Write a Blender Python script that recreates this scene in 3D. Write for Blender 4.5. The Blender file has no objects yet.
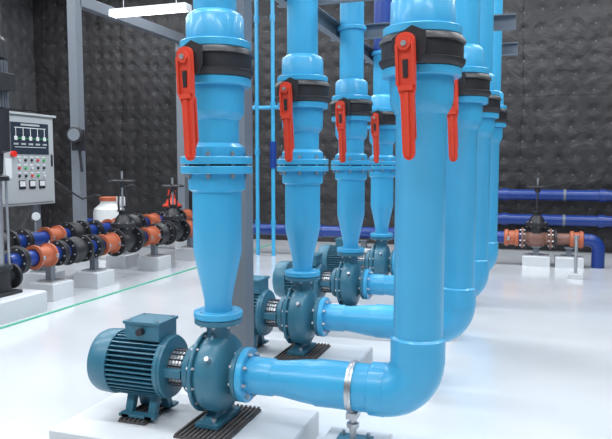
import bpy, math, random
from mathutils import Vector, Matrix
random.seed(4)
S=bpy.context.scene
try: S.view_settings.view_transform='Standard'
except Exception: pass

# ------------------------------------------------------------ materials
def new_mat(name):
    m=bpy.data.materials.new(name); m.use_nodes=True
    return m, m.node_tree, m.node_tree.nodes['Principled BSDF']
def paint(name,col,rough=.4,metal=0.0,var=.06,bump=.0,scale=8,emit=None,es=0,coat=0):
    m,nt,b=new_mat(name)
    b.inputs['Roughness'].default_value=rough; b.inputs['Metallic'].default_value=metal
    if coat: b.inputs['Coat Weight'].default_value=coat; b.inputs['Coat Roughness'].default_value=.14
    tc=nt.nodes.new('ShaderNodeTexCoord'); n=nt.nodes.new('ShaderNodeTexNoise')
    n.inputs['Scale'].default_value=scale; n.inputs['Detail'].default_value=4
    nt.links.new(tc.outputs['Object'],n.inputs['Vector'])
    mx=nt.nodes.new('ShaderNodeMix'); mx.data_type='RGBA'
    a=[max(0,c*(1-var)) for c in col]+[1]; c2=[min(1,c*(1+var)) for c in col]+[1]
    mx.inputs['A'].default_value=a; mx.inputs['B'].default_value=c2
    nt.links.new(n.outputs['Fac'],mx.inputs['Factor']); nt.links.new(mx.outputs['Result'],b.inputs['Base Color'])
    if bump:
        bp=nt.nodes.new('ShaderNodeBump'); bp.inputs['Strength'].default_value=bump; bp.inputs['Distance'].default_value=.01
        nt.links.new(n.outputs['Fac'],bp.inputs['Height']); nt.links.new(bp.outputs['Normal'],b.inputs['Normal'])
    if emit:
        b.inputs['Emission Color'].default_value=(*emit,1); b.inputs['Emission Strength'].default_value=es
    return m
PVC=paint('pvc_sky_blue',(.050,.395,.68),.38,coat=.28)
PVCD=paint('pvc_socket_blue',(.040,.35,.63),.38,coat=.28)
NAVY=paint('pipe_navy',(.012,.045,.24),.3)
PUMP=paint('pump_enamel',(.040,.17,.25),.42,bump=.08,scale=60,coat=.1)
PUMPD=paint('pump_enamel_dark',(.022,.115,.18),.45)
BLACK=paint('cast_black',(.022,.022,.026),.42,bump=.1,scale=40)
RED=paint('lever_red',(.68,.06,.028),.42)
ORANGE=paint('coupling_orange',(.46,.12,.055),.45,var=.12)
COPPER=paint('copper_primer',(.22,.105,.08),.45,var=.15)
STEEL=paint('zinc_steel',(.55,.56,.58),.35,.85)
GREY=paint('frame_grey',(.17,.19,.22),.5)
LGREY=paint('cabinet_grey',(.42,.44,.45),.45,var=.02)
WHITE=paint('white_plastic',(.75,.76,.76),.4,var=.02)
CONC=paint('plinth_painted',(.66,.675,.70),.42,var=.05,scale=5)
RUB=paint('rubber_mat',(.09,.08,.08),.8)
GREEN=paint('line_green',(.08,.42,.28),.5)
DISP=paint('display_dark',(.03,.04,.06),.2)
LRED=paint('lamp_red',(.8,.03,.02),.3)
LGRN=paint('lamp_green',(.03,.5,.1),.3)
TUBE=paint('fluorescent_tube',(1,1,1),.3,emit=(.95,.98,1),es=9,var=0)
CEIL=paint('ceiling_paint',(.35,.35,.36),.8)

def floor_mat():
    m,nt,b=new_mat('epoxy_floor')
    tc=nt.nodes.new('ShaderNodeTexCoord'); n=nt.nodes.new('ShaderNodeTexNoise'); n.inputs['Scale'].default_value=1.1; n.inputs['Detail'].default_value=6
    nt.links.new(tc.outputs['Object'],n.inputs['Vector'])
    r=nt.nodes.new('ShaderNodeValToRGB'); r.color_ramp.elements[0].color=(.64,.665,.70,1); r.color_ramp.elements[1].color=(.70,.72,.745,1)
    r.color_ramp.elements[0].position=.3; r.color_ramp.elements[1].position=.65
    nt.links.new(n.outputs['Fac'],r.inputs['Fac']); nt.links.new(r.outputs['Color'],b.inputs['Base Color'])
    r2=nt.nodes.new('ShaderNodeMapRange'); r2.inputs['To Min'].default_value=.16; r2.inputs['To Max'].default_value=.28
    nt.links.new(n.outputs['Fac'],r2.inputs['Value']); nt.links.new(r2.outputs['Result'],b.inputs['Roughness'])
    b.inputs['Coat Weight'].default_value=.6; b.inputs['Coat Roughness'].default_value=.1
    return m
FLOOR=floor_mat()
def wall_mat(name,axis,base,hi):
    m,nt,b=new_mat(name); N=nt.nodes; L=nt.links
    tc=N.new('ShaderNodeTexCoord'); sp=N.new('ShaderNodeSeparateXYZ'); cb=N.new('ShaderNodeCombineXYZ')
    L.new(tc.outputs['Object'],sp.inputs[0]); L.new(sp.outputs[axis],cb.inputs[0]); L.new(sp.outputs['Z'],cb.inputs[1])
    no=N.new('ShaderNodeTexNoise'); no.inputs['Scale'].default_value=2.6; no.inputs['Detail'].default_value=9; no.inputs['Roughness'].default_value=.7; no.inputs['Distortion'].default_value=.6
    L.new(tc.outputs['Object'],no.inputs['Vector'])
    wn=N.new('ShaderNodeTexNoise'); wn.inputs['Scale'].default_value=.9; L.new(tc.outputs['Object'],wn.inputs['Vector'])
    wv=N.new('ShaderNodeVectorMath'); wv.operation='MULTIPLY_ADD'; wv.inputs[1].default_value=(.18,.18,0); L.new(wn.outputs['Color'],wv.inputs[0]); L.new(cb.outputs[0],wv.inputs[2])
    vo=N.new('ShaderNodeTexVoronoi'); vo.voronoi_dimensions='2D'; vo.inputs['Scale'].default_value=3.8; vo.inputs['Randomness'].default_value=.2
    L.new(wv.outputs[0],vo.inputs['Vector'])
    br=N.new('ShaderNodeTexBrick'); br.offset=0; br.inputs['Scale'].default_value=1; br.inputs['Brick Width'].default_value=1.9; br.inputs['Row Height'].default_value=2.6
    br.inputs['Mortar Size'].default_value=.014; br.inputs['Color1'].default_value=(1,1,1,1); br.inputs['Color2'].default_value=(.68,.68,.68,1); br.inputs['Mortar'].default_value=(.25,.25,.25,1)
    L.new(wv.outputs[0],br.inputs['Vector'])
    r=N.new('ShaderNodeValToRGB'); r.color_ramp.elements[0].position=.35; r.color_ramp.elements[1].position=.72
    r.color_ramp.elements[0].color=(*base,1); r.color_ramp.elements[1].color=(*hi,1); L.new(no.outputs['Fac'],r.inputs['Fac'])
    mu=N.new('ShaderNodeMix'); mu.data_type='RGBA'; mu.blend_type='MULTIPLY'; mu.inputs['Factor'].default_value=1
    L.new(r.outputs['Color'],mu.inputs['A']); L.new(br.outputs['Color'],mu.inputs['B'])
    lt=N.new('ShaderNodeMath'); lt.operation='LESS_THAN'; lt.inputs[1].default_value=.055; L.new(vo.outputs['Distance'],lt.inputs[0])
    m2=N.new('ShaderNodeMix'); m2.data_type='RGBA'; L.new(lt.outputs[0],m2.inputs['Factor']); L.new(mu.outputs['Result'],m2.inputs['A'])
    m2.inputs['B'].default_value=(.09,.086,.09,1)
    L.new(m2.outputs['Result'],b.inputs['Base Color']); b.inputs['Roughness'].default_value=.48
    sm=N.new('ShaderNodeMapRange'); sm.interpolation_type='SMOOTHSTEP'; sm.inputs['From Max'].default_value=.45; L.new(vo.outputs['Distance'],sm.inputs['Value'])
    ad=N.new('ShaderNodeMath'); ad.operation='MULTIPLY_ADD'; ad.inputs[1].default_value=.42; L.new(sm.outputs[0],ad.inputs[0]); L.new(no.outputs['Fac'],ad.inputs[2])
    bp=N.new('ShaderNodeBump'); bp.inputs['Strength'].default_value=.62; bp.inputs['Distance'].default_value=.06
    L.new(ad.outputs[0],bp.inputs['Height']); L.new(bp.outputs['Normal'],b.inputs['Normal'])
    return m

# ------------------------------------------------------------ mesh builder
def basis(ax):
    ax=Vector(ax).normalized()
    up=Vector((0,0,1)) if abs(ax.z)<.9 else Vector((1,0,0))
    u=up.cross(ax).normalized(); v=ax.cross(u).normalized()
    return ax,u,v
class MB:
    def __init__(s): s.v=[];s.f=[];s.m=[];s.mats=[]
    def mi(s,mat):
        if mat not in s.mats: s.mats.append(mat)
        return s.mats.index(mat)
    def add(s,vs,fs,mat):
        o=len(s.v); s.v+= [tuple(x) for x in vs]; k=s.mi(mat)
        for f in fs: s.f.append([i+o for i in f]); s.m.append(k)
    def box(s,c,d,mat,rot=None):
        hx,hy,hz=[x/2 for x in d]; c=Vector(c); vs=[]
        ch=min(min(hx,hy,hz)*.12,.012)
        for z,e in ((-hz,0),(hz-ch,0),(hz,ch)):
            for x,y in ((-hx+e,-hy+e),(hx-e,-hy+e),(hx-e,hy-e),(-hx+e,hy-e)):
                p=Vector((x,y,z)); 
                if rot: p=rot@p
                vs.append(c+p)
        fs=[[3,2,1,0],[8,9,10,11]]
        for l in (0,4):
            for i in range(4): j=(i+1)%4; fs.append([l+i,l+j,l+4+j,l+4+i])
        s.add(vs,fs,mat)
    def lathe(s,prof,o,ax,mat,seg=40,cap=True):
        o=Vector(o); ax,u,v=basis(ax); vs=[];fs=[]
        for t,r in prof:
            for i in range(seg):
                a=2*math.pi*i/seg; vs.append(o+ax*t+(u*math.cos(a)+v*math.sin(a))*r)
        for k in range(len(prof)-1):
            for i in range(seg):
                j=(i+1)%seg; fs.append([k*seg+i,k*seg+j,(k+1)*seg+j,(k+1)*seg+i])
        if cap:
            fs.append([i for i in range(seg)][::-1]); fs.append([(len(prof)-1)*seg+i for i in range(seg)])
        s.add(vs,fs,mat)
    def cyl(s,a,b,r,mat,seg=20,r2=None):
        a=Vector(a);b=Vector(b); s.lathe([(0,r),((b-a).length,r if r2 is None else r2)],a,b-a,mat,seg)
    def disc(s,o,ax,t0,t1,r,mat,seg=40):
        if t1<t0: t0,t1=t1,t0
        c=min(.004,abs(t1-t0)*.25); s.lathe([(t0,r-c),(t0+c,r),(t1-c,r),(t1,r-c)],o,ax,mat,seg)
    def bolts(s,o,ax,t0,t1,R,n,r,mat,ph=.2):
        o=Vector(o); ax,u,v=basis(ax)
        for i in range(n):
            a=2*math.pi*i/n+ph; p=o+(u*math.cos(a)+v*math.sin(a))*R
            s.cyl(p+ax*t0,p+ax*t1,r,mat,6)
            s.cyl(p+ax*(t0-r*.6),p+ax*(t1+r*.6),r*.55,mat,6)
    def tube(s,pts,r,mat,seg=24,closed=False):
        pts=[Vector(p) for p in pts]; n=len(pts); vs=[];fs=[]
        pu=None
        for k in range(n):
            if closed: t=pts[(k+1)%n]-pts[k-1]
            else: t=pts[min(k+1,n-1)]-pts[max(k-1,0)]
            t.normalize()
            if pu is None: _,u,v=basis(t)
            else:
                u=(pu-t*pu.dot(t)).normalized(); v=t.cross(u)
            pu=u
            for i in range(seg):
                a=2*math.pi*i/seg; vs.append(pts[k]+(u*math.cos(a)+v*math.sin(a))*r)
        for k in range(n if closed else n-1):
            k2=(k+1)%n
            for i in range(seg):
                j=(i+1)%seg; fs.append([k*seg+i,k*seg+j,k2*seg+j,k2*seg+i])
        if not closed:
            fs.append(list(range(seg))[::-1]); fs.append([(n-1)*seg+i for i in range(seg)])
        s.add(vs,fs,mat)
    def plate(s,outline,o,U,V,W,th,mat):
        o=Vector(o);U=Vector(U);V=Vector(V);W=Vector(W);n=len(outline)
        vs=[o+U*a+V*b-W*th/2 for a,b in outline]+[o+U*a+V*b+W*th/2 for a,b in outline]
        fs=[list(range(n))[::-1],[n+i for i in range(n)]]+[[i,(i+1)%n,n+(i+1)%n,n+i] for i in range(n)]
        s.add(vs,fs,mat)
    def obj(s,name,parent=None,loc=(0,0,0),sharp=32):
        me=bpy.data.meshes.new(name); me.from_pydata(s.v,[],s.f)
        for m in s.mats: me.materials.append(m)
        for p,k in zip(me.polygons,s.m): p.material_index=k; p.use_smooth=True
        import bmesh
        bm=bmesh.new(); bm.from_mesh(me); bmesh.ops.recalc_face_normals(bm,faces=bm.faces); bm.to_mesh(me); bm.free()
        me.set_sharp_from_angle(angle=math.radians(sharp))
        ob=bpy.data.objects.new(name,me); S.collection.objects.link(ob); ob.location=loc
        if parent: ob.parent=parent
        return ob
def empty(name,loc=(0,0,0)):
    e=bpy.data.objects.new(name,None); e.empty_display_size=.1; e.location=loc; S.collection.objects.link(e); return e
def arc(c,U,V,R,a0,a1,n=12):
    c=Vector(c);U=Vector(U);V=Vector(V)
    return [c+U*R*math.cos(a0+(a1-a0)*i/n)+V*R*math.sin(a0+(a1-a0)*i/n) for i in range(n+1)]

# ------------------------------------------------------------ room
def slab(name,lo,hi,mat):
    b=MB(); vs=[(x,y,z) for z in (lo[2],hi[2]) for x,y in ((lo[0],lo[1]),(hi[0],lo[1]),(hi[0],hi[1]),(lo[0],hi[1]))]
    b.add(vs,[[3,2,1,0],[4,5,6,7],[0,1,5,4],[1,2,6,5],[2,3,7,6],[3,0,4,7]],mat); o=b.obj(name)
    return o
XL,XR,YF,YB,HC=-9.8,3.2,-2.6,11.3,5.0
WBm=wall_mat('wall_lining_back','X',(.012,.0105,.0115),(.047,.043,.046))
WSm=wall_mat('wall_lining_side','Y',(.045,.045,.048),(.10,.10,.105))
slab('floor',(XL-.2,YF-.2,-.2),(XR+.2,YB+.2,0),FLOOR)
slab('ceiling',(XL-.2,YF-.2,HC),(XR+.2,YB+.2,HC+.2),CEIL)
slab('wall_back',(XL-.2,YB,0),(XR+.2,YB+.2,HC),WBm)
slab('wall_front',(XL-.2,YF-.2,0),(XR+.2,YF,HC),WBm)
slab('wall_left',(XL-.2,YF,0),(XL,YB,HC),WSm)
slab('wall_right',(XR,YF,0),(XR+.2,YB,HC),WSm)
b=MB(); b.box((-4.22,4.5,.004),(.035,12.5,.008),GREEN); b.obj('trim_1')

AX=.39; PT=.15
YS=[2.80+1.26*i for i in range(4)]
XD=-1.39; XSu=[-.426,-.385,-.37,-.35]
VH=1.86
# ------------------------------------------------------------ pump
def pump(y):
    E=empty('centrifugal_pump',(XD,y,AX))
    c=MB(); h=.012
    c.lathe([(-.125+h,.10),(-.115+h,.135),(-.085+h,.15),(-.07+h,.172),(-.045+h,.187),(h,.192),(.03+h,.187),(.05+h,.17),(.058+h,.145),(.066+h,.12),(.09,.092),(.115,.082)],(0,0,0),(1,0,0),PUMP,48)
    c.disc((0,0,0),(1,0,0),-.085+h,-.066+h,.195,PUMP,48)
    c.disc((0,0,0),(1,0,0),.113,.136,.13,PUMP); c.bolts((0,0,0),(1,0,0),-.092+h,-.06+h,.18,12,.009,STEEL)
    c.lathe([(0.03,.075),(.14,.068),(.2,.056),(.235,.06),(.245,.068)],(0,0,0),(0,0,1),PUMP,32)
    c.disc((0,0,0),(0,0,1),.243,.268,.115,PUMP)
    c.bolts((0,0,0),(0,0,1),.235,.302,.092,8,.009,STEEL)
    for sx in (-1,1): c.plate([(0,.15),(0,.24),(.03,.24),(.085,.16)],(0.0,0,0),(0,sx,0),(0,0,1),(1,0,0),.014,PUMP)
    c.plate([(-.12,-.24),(.12,-.24),(.12,-.215),(.05,-.17),(.045,-.1),(-.045,-.1),(-.05,-.17),(-.12,-.215)],(-.005,0,0),(0,1,0),(0,0,1),(1,0,0),.05,PUMP)
    c.box((-.005,0,-.228),(.12,.26,.022),PUMP)
    for sy in (-.1,.1): c.cyl((.02,sy,-.218),(.02,sy,-.195),.013,STEEL,6)
    c.cyl((0.02,0,-.185),(.02,0,-.2),.012,STEEL,6)
    c.cyl((.03,-.16,.1),(.03,-.19,.12),.012,STEEL,6)
    c.obj('volute_casing',E)
    l=MB()
    l.lathe([(-.11,.128),(-.14,.12),(-.15,.095),(-.16,.09)],(0,0,0),(1,0,0),PUMP,36)
    l.lathe([(-.24,.088),(-.16,.088)],(0,0,0),(1,0,0),STEEL,36)
    for i in range(18):
        a=2*math.pi*i/18; l.box((-.2,math.cos(a)*.09,math.sin(a)*.09),(.078,.006,.006),BLACK)
    for k in range(5): l.lathe([(-.235+k*.017,.091),(-.231+k*.017,.091)],(0,0,0),(1,0,0),GREY,36)
    for a in (math.pi*.0,math.pi): l.box((-.2,math.cos(a)*.1,math.sin(a)*.1),(.1,.03,.04),PUMP)
    l.lathe([(-.275,.15),(-.262,.155),(-.245,.15),(-.235,.10)],(0,0,0),(1,0,0),PUMP,36)
    l.obj('coupling_lantern',E)
    m=MB()
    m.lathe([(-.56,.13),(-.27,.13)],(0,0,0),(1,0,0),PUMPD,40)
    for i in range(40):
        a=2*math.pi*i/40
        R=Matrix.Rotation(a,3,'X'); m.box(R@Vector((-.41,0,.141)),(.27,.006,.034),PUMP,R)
    m.lathe([(-.285,.152),(-.275,.158),(-.26,.158)],(0,0,0),(1,0,0),PUMP,40)
    m.lathe([(-.545,.13),(-.545,.161),(-.56,.164),(-.63,.160),(-.655,.148),(-.667,.123),(-.671,.0)],(0,0,0),(1,0,0),PUMP,44)
    for r in (.04,.065,.09,.112): m.tube([( -.671+ (r>.1)*.003,math.cos(t)*r,math.sin(t)*r) for t in [2*math.pi*i/32 for i in range(32)]],.004,PUMPD,6,True)
    m.box((-.375,0,.185),(.19,.17,.085),PUMP); m.box((-.375,0,.228),(.205,.185,.014),PUMP)
    for sx in (-.08,.08):
        for sy in (-.07,.07): m.cyl((-.375+sx,sy,.232),(-.375+sx,sy,.240),.008,STEEL,6)
    m.cyl((-.375,-.085,.188),(-.375,-.115,.188),.018,BLACK,12)
    for x in (-.46,-.33):
        for sy in (-1,1):
            m.plate([(.05,-.11),(.085,-.225),(.12,-.225),(.12,-.24),(.055,-.24),(.01,-.13)],(x,0,0),(0,sy,0),(0,0,1),(1,0,0),.04,PUMP)
    m.box((-.395,-.095,-.233),(.2,.05,.014),PUMP); m.box((-.395,.095,-.233),(.2,.05,.014),PUMP)
    m.obj('motor',E)
    P=MB(); P.box((XD-.17,y,PT/2-.012),(1.16,.64,PT-.024),CONC); P.obj('pump_plinth')
    k=MB()
    for (cx,cy,dx,dy) in ((0.0,-.0,.26,.44),(-.41,-.0,.15,.28)):
        k.box((XD+cx,y+cy,PT-.018),(dx,dy,.012),RUB)
        n=int(dx/.022)
        for i in range(n): k.box((XD+cx-dx/2+.011+i*dx/n,y+cy,PT-.007),(.011,dy,.010),RUB)
    k.obj('anti_vibration_mat')
for y in YS: pump(y)

# ------------------------------------------------------------ risers
def discharge(i,y):
    b=MB(); o=(XD,y,0)
    b.disc(o,(0,0,1),.661,.694,.118,PVC)
    prof=[(.694,.068),(.715,.066),(.74,.066),(.79,.075),(.96,.112),(.985,.116),(1.265,.116),(1.27,.123),(1.277,.134),(1.355,.136)]
    b.lathe(prof,o,(0,0,1),PVC)
    b.disc(o,(0,0,1),1.352,1.388,.17,PVC,48)
    b.lathe([(1.387,.15),(1.397,.15)],o,(0,0,1),BLACK)
    b.disc(o,(0,0,1),1.396,1.432,.17,PVC,48)
    b.bolts(o,(0,0,1),1.335,1.448,.145,8,.011,STEEL)
    b.lathe([(1.432,.136),(1.475,.134),(1.485,.122),(1.495,.108),(1.60,.108),(1.61,.118),(1.63,.13),(1.645,.133),(VH-.1,.135)],o,(0,0,1),PVC)
    b.disc(o,(0,0,1),VH-.103,VH-.065,.165,PVC,48)
    b.disc(o,(0,0,1),VH+.065,VH+.102,.165,PVC,48)
    b.lathe([(VH+.1,.136),(VH+.21,.134),(VH+.225,.125),(VH+.24,.103)],o,(0,0,1),PVC)
    b.lathe([(VH+.24,.1),(2.5,.1)],o,(0,0,1),PVC)
    b.lathe([(2.5,.1),(4.995,.1)],o,(0,0,1),NAVY if i==3 else PVC)
    b.disc(o,(0,0,1),2.5,2.53,.12,PVC)
    b.obj('discharge_riser_pipe')
    valve(XD,y,VH)
def valve(x,y,z):
    E=empty('butterfly_valve',(x,y,z)); E.rotation_euler=(0,0,math.radians(-7))
    b=MB(); 
    b.lathe([(-.064,.15),(-.064,.166),(-.05,.178),(-.035,.182),(-.03,.172),(.03,.172),(.035,.182),(.05,.178),(.064,.166),(.064,.15)],(0,0,0),(0,0,1),BLACK,48)
    b.bolts((0,0,0),(0,0,1),-.088,.088,.15,8,.012,STEEL,.39)
    b.cyl((0,-.16,0),(0,-.225,0),.045,BLACK,24); b.cyl((0,-.2,0),(0,-.212,0),.062,BLACK,28)
    b.plate([(-.06,.03),(-.06,-.02),(-.02,-.07),(.05,-.07),(.075,-.03),(.075,.05),(.02,.075)],(0,-.218,0),(1,0,0),(0,0,1),(0,1,0),.01,BLACK)
    b.cyl((0,.16,0),(0,.19,0),.03,BLACK,20)
    b.obj('body',E)
    h=MB()
    out=[]
    for t in range(9):
        a=math.pi*t/8; out.append((.038*math.cos(a),.018+.028*math.sin(a)))
    out+=[(-.038,-.07),(-.034,-.17),(-.024,-.21),(-.022,-.42)]
    for t in range(1,6):
        a=math.pi+math.pi*t/6; out.append((.002+.024*math.cos(a),-.42+.03*math.sin(a)))
    out+=[(.026,-.42),(.028,-.21),(.036,-.17),(.039,-.07)]
    h.plate(out,(0,-.238,0),(1,0,0),(0,0,1),(0,1,0),.018,RED)
    for sx in (-1,1): h.box((sx*.032,-.25,-.08),(.011,.016,.16),RED)
    h.box((0,-.25,-.17),(.06,.016,.02),RED)
    h.box((.002,-.25,-.31),(.016,.014,.25),RED)
    h.cyl((0,-.245,0),(0,-.262,0),.026,RED,20); h.cyl((0,-.262,0),(0,-.268,0),.012,STEEL,6)
    h.plate([(-.011,-.06),(.011,-.06),(.009,-.13),(-.009,-.13)],(0,-.2495,0),(1,0,0),(0,0,1),(0,1,0),.004,BLACK)
    h.plate([(-.016,-.17),(.018,-.17),(.02,-.36),(.0,-.40),(-.016,-.36)],(.004,-.205,0),(1,0,0),(0,0,1),(0,1,0),.012,RED)
    h.cyl((0,-.2,-.18),(0,-.24,-.18),.008,STEEL,8)
    o=h.obj('lever',E); o.rotation_euler=(0,math.radians(-2.5),0)
def suction(i,y,xs):
    b=MB(); o=(0,y,AX)
    x0=XD+.137
    b.disc(o,(1,0,0),x0,x0+.032,.13,PVC,48)
    b.bolts(o,(1,0,0),x0-.035,x0+.044,.105,8,.010,STEEL)
    R=.15
    b.lathe([(x0+.03,.088),(x0+.15,.088),(x0+.16,.082),(x0+.2,.084),(x0+.30,.098),(x0+.36,.103),(x0+.37,.108),(xs-R,.108)],o,(1,0,0),PVC,44)
    b.lathe([(xs-R-.06,.112),(xs-R-.055,.118),(xs-R+.01,.119)],o,(1,0,0),PVC,44)
    b.tube(arc((xs-R,y,AX+R),(0,0,-1),(1,0,0),R,0,math.pi/2,16),.117,PVC,44)
    z=AX+R
    b.lathe([(z-.01,.119),(z+.10,.119),(z+.105,.112),(z+.11,.107),(1.60,.107),(1.61,.113),(1.635,.126),(1.66,.133),(VH-.1,.135)],(xs,y,0),(0,0,1),PVC,44)
    b.disc((xs,y,0),(0,0,1),VH-.103,VH-.065,.165,PVC,48)
    b.disc((xs,y,0),(0,0,1),VH+.065,VH+.102,.165,PVC,48)
    b.lathe([(VH+.1,.136),(VH+.21,.134),(VH+.225,.125),(VH+.24,.107),(4.995,.107)],(xs,y,0),(0,0,1),PVC,44)
    b.obj('suction_pipe')
    valve(xs,y,VH)
    s=MB(); xc=xs-.29
    s.tube([(xc,y+math.cos(t)*.113,AX+math.sin(t)*.113) for t in [2*math.pi*j/36 for j in range(36)]],.0055,STEEL,8,True)
    s.lathe([(-.014,.111),(-.014,.115),(.014,.115),(.014,.111)],(xc,y,AX),(1,0,0),STEEL,40,False)
    s.box((xc,y,AX-.13),(.05,.07,.03),STEEL)
    s.cyl((xc,y,.13),(xc,y,AX-.12),.016,STEEL,16); s.cyl((xc,y,.2),(xc,y,.22),.03,STEEL,6)
    s.box((xc,y,.127),(.16,.16,.014),PUMP)
    for a in (-.06,.06):
        for c in (-.06,.06): s.cyl((xc+a,y+c,.12),(xc+a,y+c,.155),.009,STEEL,6)
    s.box((xc,y,.06),(.30,.34,.12),CONC)
    s.obj('pipe_clamp_stand')
for i,y in enumerate(YS):
    discharge(i,y); suction(i,y,XSu[i])

# ------------------------------------------------------------ steel frame
b=MB()
def post(x,y,z1,w=.115):
    b.box((x,y,z1/2),(w,w,z1),GREY); b.box((x,y,.008),(w*1.6,w*1.6,.016),GREY)
post(-1.63,3.60,4.99); post(-1.64,9.0,4.99)
def channel_y(x,y0,y1,z,h=.12,w=.06):
    b.box((x,(y0+y1)/2,z),(.012,y1-y0,h),GREY)
    for s in (-1,1): b.box((x+w/2,(y0+y1)/2,z+s*h/2),(w,y1-y0,.01),GREY)
channel_y(-1.57,3.2,9.0,2.52)
def channel_x(y,x0,x1,z,h=.11):
    b.box(((x0+x1)/2,y,z),(x1-x0,.012,h),GREY)
    for s in (-1,1): b.box(((x0+x1)/2,y-.025,z+s*h/2),(x1-x0,.05,.01),GREY)
for y in YS[1:]: 
    channel_x(y+.19,-1.62,-.1,2.52)
b.obj('pipe_support_frame')
b=MB()
b.box((-6.17,7.95,2.495),(.14,.14,4.99),GREY); b.box((-6.17,7.95,.01),(.3,.3,.02),GREY)
b.box((-6.17,9.5,3.75),(.14,3.0,.16),GREY); b.box((-6.17,11.0,1.9),(.15,.15,3.8),GREY)
b.obj('steel_portal_frame')

# thin service pipes
b=MB()
for x,y in ((-3.92,9.3),(-3.66,9.3)):
    b.cyl((x,y,0),(x,y,4.99),.030,PVC,16)
    for z in (.5,1.6,2.3,3.6): b.lathe([(z-.05,.04),(z+.05,.04)],(x,y,0),(0,0,1),PVCD,16)
b.cyl((-4.05,9.3,2.27),(-3.5,9.3,2.27),.03,PVC,16)
b.cyl((-3.66,9.3,1.35),(-3.66,9.3,1.75),.05,NAVY,16)
b.obj('service_pipe')

# ------------------------------------------------------------ gate valve
def gate(loc,ax,mat=BLACK,bon=BLACK,top=.72,name='gate_valve',L=.2,R=.14,wheel=BLACK,up=None):
    up=up or mat
    E=empty(name,loc); b=MB(); ax=Vector(ax)
    b.lathe([(-L,.085),(-L*.6,.085),(-L*.4,.12),(0,.135),(L*.4,.12),(L*.6,.085),(L,.085)],(0,0,0),ax,mat,32)
    b.disc((0,0,0),ax,-L,-L+.03,R,mat); b.disc((0,0,0),ax,L-.03,L,R,mat)
    b.bolts((0,0,0),ax,-L-.02,-L+.045,R*.8,8,.01,STEEL); b.bolts((0,0,0),ax,L-.045,L+.02,R*.8,8,.01,STEEL)
    b.lathe([(.0,.11),(.16,.11),(.17,.15),(.195,.15),(.197,.145)],(0,0,0),(0,0,1),up,32)
    b.lathe([(.197,.15),(.22,.15),(.23,.11),(.29,.085),(.33,.05),(.36,.05),(.365,.07),(.38,.07)],(0,0,0),(0,0,1),bon,32)
    b.bolts((0,0,0),(0,0,1),.16,.235,.13,8,.01,STEEL)
    side=Vector((ax.y,ax.x,0))
    for s in (-1,1):
        b.tube([side*s*.055+Vector((0,0,.37)),side*s*.06+Vector((0,0,.45)),side*s*.05+Vector((0,0,top-.1)),side*s*.02+Vector((0,0,top-.04))],.013,bon,10)
    b.lathe([(top-.06,.035),(top-.01,.04)],(0,0,0),(0,0,1),bon,20)
    b.obj('body',E)
    w=MB(); w.cyl((0,0,.3),(0,0,top+.14),.013,STEEL,12)
    w.tube([(math.cos(t)*.15,math.sin(t)*.15,top+.02) for t in [2*math.pi*j/32 for j in range(32)]],.013,wheel,10,True)
    for k in range(5):
        a=2*math.pi*k/5; w.cyl((0,0,top),(math.cos(a)*.15,math.sin(a)*.15,top+.02),.010,wheel,8)
    w.lathe([(top-.02,.03),(top+.04,.03)],(0,0,0),(0,0,1),wheel,16)
    w.obj('handwheel',E); return E
# ------------------------------------------------------------ left headers
def header(x,z,y0,y1,parts,name):
    b=MB(); ax=(0,1,0); o=(x,0,z)
    b.cyl((x,y0,z),(x,y1,z),.078,NAVY,28)
    for kind,yc in parts:
        if kind=='f':
            b.disc(o,ax,yc-.032,yc-.003,.135,BLACK); b.disc(o,ax,yc+.003,yc+.032,.135,BLACK); b.bolts(o,ax,yc-.045,yc+.045,.112,8,.01,STEEL)
        elif kind=='o':
            b.lathe([(yc-.12,.088),(yc-.115,.108),(yc-.085,.112),(yc-.075,.094),(yc+.075,.094),(yc+.085,.112),(yc+.115,.108),(yc+.12,.088)],o,ax,ORANGE,32)
            b.box((x+.1,yc-.1,z),(.06,.03,.04),STEEL); b.box((x+.1,yc+.1,z),(.06,.03,.04),STEEL)
            b.lathe([(yc-.12,.125),(yc-.09,.125)],o,ax,ORANGE,32); b.lathe([(yc+.09,.125),(yc+.12,.125)],o,ax,ORANGE,32)
        elif kind=='b':
            b.lathe([(yc-.13,.09),(yc-.08,.12),(yc,.15),(yc+.08,.12),(yc+.13,.09)],o,ax,BLACK,32)
            b.disc(o,ax,yc-.15,yc-.12,.15,BLACK); b.disc(o,ax,yc+.12,yc+.15,.15,BLACK); b.bolts(o,ax,yc-.165,yc-.105,.125,8,.01,STEEL); b.bolts(o,ax,yc+.105,yc+.165,.125,8,.01,STEEL)
        elif kind=='g':
            b.cyl((x,yc,z+.07),(x,yc,z+.22),.012,STEEL,10); b.lathe([(-.02,.055),(.02,.055)],(x,yc,z+.26),(1,-.6,0),BLACK,24); b.lathe([(.02,.048),(.023,.048)],(x,yc,z+.26),(1,-.6,0),WHITE,24)
        elif kind=='t':
            b.cyl((x,yc,z),(x-.35,yc,z),.07,BLACK,24); b.disc((x-.1,yc,z),(-1,0,0),.05,.08,.12,BLACK)
    b.obj(name)
header(-4.7,.46,4.95,9.1,[('f',5.1),('o',5.42),('f',5.68),('b',5.95),('f',6.28),('o',6.52),('f',7.15),('o',7.42),('b',7.72),('o',8.42),('f',8.7),('t',5.25),('t',6.4),('t',7.3),('f',9.08)],'header_pipe')
header(-5.22,.56,5.0,9.6,[('b',5.4),('f',5.75),('o',6.2),('b',6.6),('g',5.95),('f',7.0),('o',7.4),('b',7.85),('o',8.3),('f',8.6),('o',9.3)],'header_pipe')
gate((-4.7,6.87,.46),(0,1,0),R=.17); gate((-4.7,8.08,.46),(0,1,0),top=.62,R=.17); gate((-5.22,8.95,.56),(0,1,0),bon=RED,top=.5)
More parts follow.
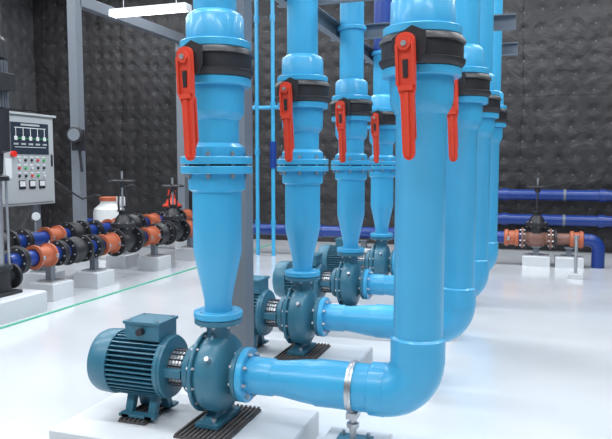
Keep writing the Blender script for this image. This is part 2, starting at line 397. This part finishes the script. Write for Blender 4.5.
for x,y,z in ((-4.7,6.28,.46),(-4.7,7.57,.46),(-4.7,8.56,.46),(-4.7,5.55,.46),(-5.22,6.05,.56),(-5.22,7.6,.56),(-5.22,9.45,.56)):
    b=MB(); b.box((x,y,.09),(.32,.32,.18),CONC); b.box((x,y,.187),(.2,.2,.014),STEEL); b.box((x,y,(z-.1+.19)/2),(.07,.07,z-.1-.19),GREY)
    b.tube(arc((x,y,z),(1,0,0),(0,0,-1),.098,.2,math.pi-.2,10),.012,STEEL,8); b.obj('pipe_pedestal')

# vertical multistage pump at left edge
E=empty('vertical_multistage_pump',(-4.62,4.72,0))
b=MB(); b.box((0,0,.1),(.62,.62,.2),CONC); b.obj('plinth',E)
b=MB()
b.box((0,0,.215),(.34,.3,.03),BLACK); b.lathe([(.2,.14),(.3,.13),(.42,.13),(.43,.15),(.47,.15)],(0,0,0),(0,0,1),BLACK,32)
b.cyl((0,-.2,.34),(0,.2,.34),.06,BLACK); b.disc((0,0,.34),(0,1,0),.19,.22,.12,BLACK); b.disc((0,0,.34),(0,1,0),-.22,-.19,.12,BLACK)
b.lathe([(.47,.085),(1.25,.085)],(0,0,0),(0,0,1),STEEL,32)
for a in range(4):
    t=math.pi/4+a*math.pi/2; b.cyl((math.cos(t)*.12,math.sin(t)*.12,.45),(math.cos(t)*.12,math.sin(t)*.12,1.27),.012,STEEL,10)
b.lathe([(1.25,.15),(1.29,.15),(1.31,.1),(1.5,.11),(1.52,.17),(1.9,.17)],(0,0,0),(0,0,1),BLACK,32)
b.obj('pump_column',E)
b=MB(); b.lathe([(1.9,.135),(2.35,.135)],(0,0,0),(0,0,1),BLACK,32)
for i in range(30):
    a=2*math.pi*i/30; R=Matrix.Rotation(a,3,'Z'); b.box(R@Vector((.15,0,2.12)),(.04,.007,.42),GREY,R)
b.lathe([(2.35,.17),(2.51,.165),(2.54,.14),(2.55,.02)],(0,0,0),(0,0,1),BLACK,32); b.box((.2,0,2.13),(.1,.14,.16),BLACK)
b.obj('motor',E)

# ------------------------------------------------------------ control cabinet  (faces +X)
E=empty('control_panel_cabinet',(-5.62,6.14,0))
b=MB(); W=.88
b.box((0,0,1.45),(.3,W,1.04),LGREY)
b.box((.158,0,1.45),(.018,W-.05,.98),LGREY)
b.box((.0,0,1.98),(.36,W+.06,.025),LGREY)
b.obj('enclosure',E)
b=MB(); b.box((.17,.03,1.70),(.01,.6,.36),DISP)
for j in range(5):
    b.box((.177,-.2+j*.115,1.70),(.004,.045,.045),WHITE); b.box((.177,-.145+j*.115,1.70),(.004,.07,.006),LGRN)
    b.box((.177,-.2+j*.115,1.77),(.004,.006,.1),WHITE)
    b.box((.177,-.2+j*.115,1.635),(.004,.07,.02),LGREY)
b.box((.177,.03,1.82),(.004,.5,.008),WHITE); b.box((.177,.03,1.60),(.004,.5,.006),WHITE)
b.box((.177,.03,1.855),(.004,.3,.022),LGREY)
for r,zz in enumerate((1.45,1.36,1.27)):
    for j in range(5):
        m=[WHITE,LRED,BLACK,LGRN,BLACK][(j*2+r)%5]
        b.cyl((.166,-.16+j*.1,zz),(.184,-.16+j*.1,zz),.014,m,16)
        b.cyl((.166,-.16+j*.1,zz),(.171,-.16+j*.1,zz),.021,STEEL,16)
        b.box((.169,-.16+j*.1,zz+.036),(.004,.05,.014),WHITE)
for j in range(3):
    b.box((.17,-.12+j*.16,1.17),(.012,.1,.1),BLACK); b.box((.178,-.12+j*.16,1.18),(.004,.08,.06),WHITE)
b.box((.17,.38,1.45),(.02,.02,.14),BLACK); b.box((.17,-.32,1.36),(.008,.09,.22),WHITE)
b.cyl((.166,-.25,1.52),(.20,-.25,1.52),.035,LRED,18)
b.obj('front_controls',E)
b=MB()
for y in (-.3,.3):
    b.box((0,y,.47),(.06,.06,.92),GREY); b.box((0,y,.01),(.2,.14,.02),GREY)
b.box((0,0,.3),(.04,.6,.05),GREY); b.obj('stand_legs',E)
b=MB(); b.tube([(0,.44,1.25),(.05,.55,1.22),(.1,.75,1.08),(.12,1.0,.95),(.1,1.3,1.0),(0.0,1.55,.98)],.011,BLACK,8)
for yy in (-.3,-.22,-.14): b.tube([(-.05,yy,1.98),(-.05,yy,2.6),(-.05,yy,4.98)],.016,BLACK,10)
b.obj('cable',E)
b=MB(); b.box((-6.05,7.80,1.75),(.14,.12,.3),BLACK); b.lathe([(0,.11),(.09,.11),(.1,.09)],(-6.03,7.74,1.82),(.3,-1,0),BLACK,24); b.lathe([(.1,.085),(.104,.085)],(-6.03,7.74,1.82),(.3,-1,0),GREY,24)
b.cyl((-6.03,7.8,1.6),(-6.0,7.8,1.3),.02,BLACK,10); b.obj('pressure_switch_box')

# dosing tank
E=empty('dosing_tank',(-5.95,8.35,0))
b=MB(); b.lathe([(0,.22),(.02,.235),(.68,.235),(.74,.22),(.80,.15),(.82,.13),(.86,.13)],(0,0,0),(0,0,1),WHITE,36)
for z in (.15,.35,.55): b.lathe([(z-.015,.235),(z,.242),(z+.015,.235)],(0,0,0),(0,0,1),WHITE,36)
b.obj('tank_body',E)
b=MB(); b.lathe([(.86,.14),(.91,.14),(.92,.12)],(0,0,0),(0,0,1),ORANGE,24); b.box((.15,.05,.85),(.12,.12,.14),WHITE); b.tube([(.15,.05,.92),(.2,.05,1.06),(.3,.2,1.1),(.4,.4,.95)],.01,BLACK,8); b.obj('lid_and_dosing_pump',E)

# ------------------------------------------------------------ rear pipe line
b=MB(); Y=9.6; Z=.375
b.cyl((-7.5,Y,Z),(-.02,Y,Z),.085,NAVY,28)
for x in (-6,-4.4,-3.0,-1.7): b.lathe([(x-.04,.1),(x+.04,.1)],(0,Y,Z),(1,0,0),NAVY,28)
b.cyl((.37,Y,Z),(.62,Y,Z),.08,COPPER,28)
b.cyl((.62,Y,Z),(.84,Y,Z),.085,NAVY,28)
b.tube(arc((.84,Y,Z-.13),(0,0,1),(1,0,0),.13,0,math.pi/2,10),.085,NAVY,28); b.cyl((.97,Y,0),(.97,Y,Z-.13),.085,NAVY,28)
for x0,x1 in ((-.26,-.06),(.60,.78)):
    b.lathe([(x0,.1),(x0+.01,.115),(x0+.05,.12),(x0+.06,.1),(x1-.06,.1),(x1-.05,.12),(x1-.01,.115),(x1,.1)],(0,Y,Z),(1,0,0),ORANGE,32)
b.disc((0,Y,Z),(1,0,0),.405,.435,.13,BLACK)
b.box((-.2,Y-.12,Z),(.03,.06,.05),STEEL); b.box((.67,Y-.12,Z),(.03,.06,.05),STEEL)
b.obj('rear_header_pipe')
gate((.17,Y,Z),(1,0,0),mat=COPPER,bon=BLACK,top=.7,L=.2,R=.145,up=BLACK)
for x in (.17,.60,-2.3,-5):
    b=MB(); b.box((x,Y,.07),(.36,.36,.14),CONC); b.box((x,Y,.145),(.2,.2,.012),STEEL); b.box((x,Y,.2),(.08,.08,.12),GREY); b.box((x,Y,.262),(.12,.16,.02),GREY); b.obj('pipe_pedestal')
b=MB()
for z in (.92,.52):
    b.cyl((-.9,11.08,z),(3.18,11.08,z),.085,NAVY,28)
    for x in (-.3,1.15,2.4): b.lathe([(x-.05,.1),(x+.05,.1)],(0,11.08,z),(1,0,0),NAVY,28)
    for x in (-.6,.6,1.9): b.box((x,11.2,z),(.06,.18,.05),GREY); b.lathe([(x-.02,.093),(x+.02,.093)],(0,11.08,z),(1,0,0),GREY,28)
b.obj('wall_header_pipe')
b=MB(); b.cyl((.62,8.6,0),(.62,8.6,.5),.02,STEEL,12); b.lathe([(.5,.035),(.53,.035)],(.62,8.6,0),(0,0,1),STEEL,12); b.box((.62,8.6,.03),(.16,.16,.06),CONC); b.obj('standpipe')

# ------------------------------------------------------------ light fixtures and added fill lamps
def fixture(x,y,z,L=1.15):
    E=empty('fluorescent_light_fixture',(x,y,z)); b=MB()
    b.box((0,0,.05),(L,.16,.05),WHITE); 
    for s in (-1,1): b.box((s*L/2,0,.02),(.03,.14,.08),WHITE)
    for s in (-.4,.4): b.cyl((s,0,.07),(s,0,HC-z-.002),.006,STEEL,8)
    b.obj('housing',E)
    t=MB()
    for s in (-.04,.04): t.cyl((-L/2+.02,s,0),(L/2-.02,s,0),.018,TUBE,14)
    t.obj('tubes',E)
fixture(-4.78,7.7,3.41)
for x,y in ((-4.85,3.2),(-1.0,1.5),(1.6,4.0),(-3.0,-.6)): fixture(x,y,3.5)
def area(x,y,z,p,sx=2.4,sy=.6,col=(.92,.965,1)):  # bare area lamp added above the view to brighten the room, no panel modelled
    l=bpy.data.lights.new('added_ceiling_fill','AREA'); l.shape='RECTANGLE'; l.size=sx; l.size_y=sy; l.energy=p; l.color=col
    o=bpy.data.objects.new('added_ceiling_fill',l); o.location=(x,y,z); S.collection.objects.link(o)
for x in (-7.6,-4.6,-1.0,2.0):
    for y in (-.8,2.6,6.0,9.4):
        area(x,y,4.93,101)

# ------------------------------------------------------------ camera
w=bpy.data.worlds.new('world'); S.world=w; w.use_nodes=True
w.node_tree.nodes['Background'].inputs[0].default_value=(.8,.85,.9,1); w.node_tree.nodes['Background'].inputs[1].default_value=.3
c=bpy.data.cameras.new('camera'); co=bpy.data.objects.new('camera',c); S.collection.objects.link(co)
c.sensor_width=36; c.lens=650/612*36
co.location=(0,0,1.39); co.rotation_euler=(math.radians(90-4.75),0,math.radians(18.6))
S.camera=co
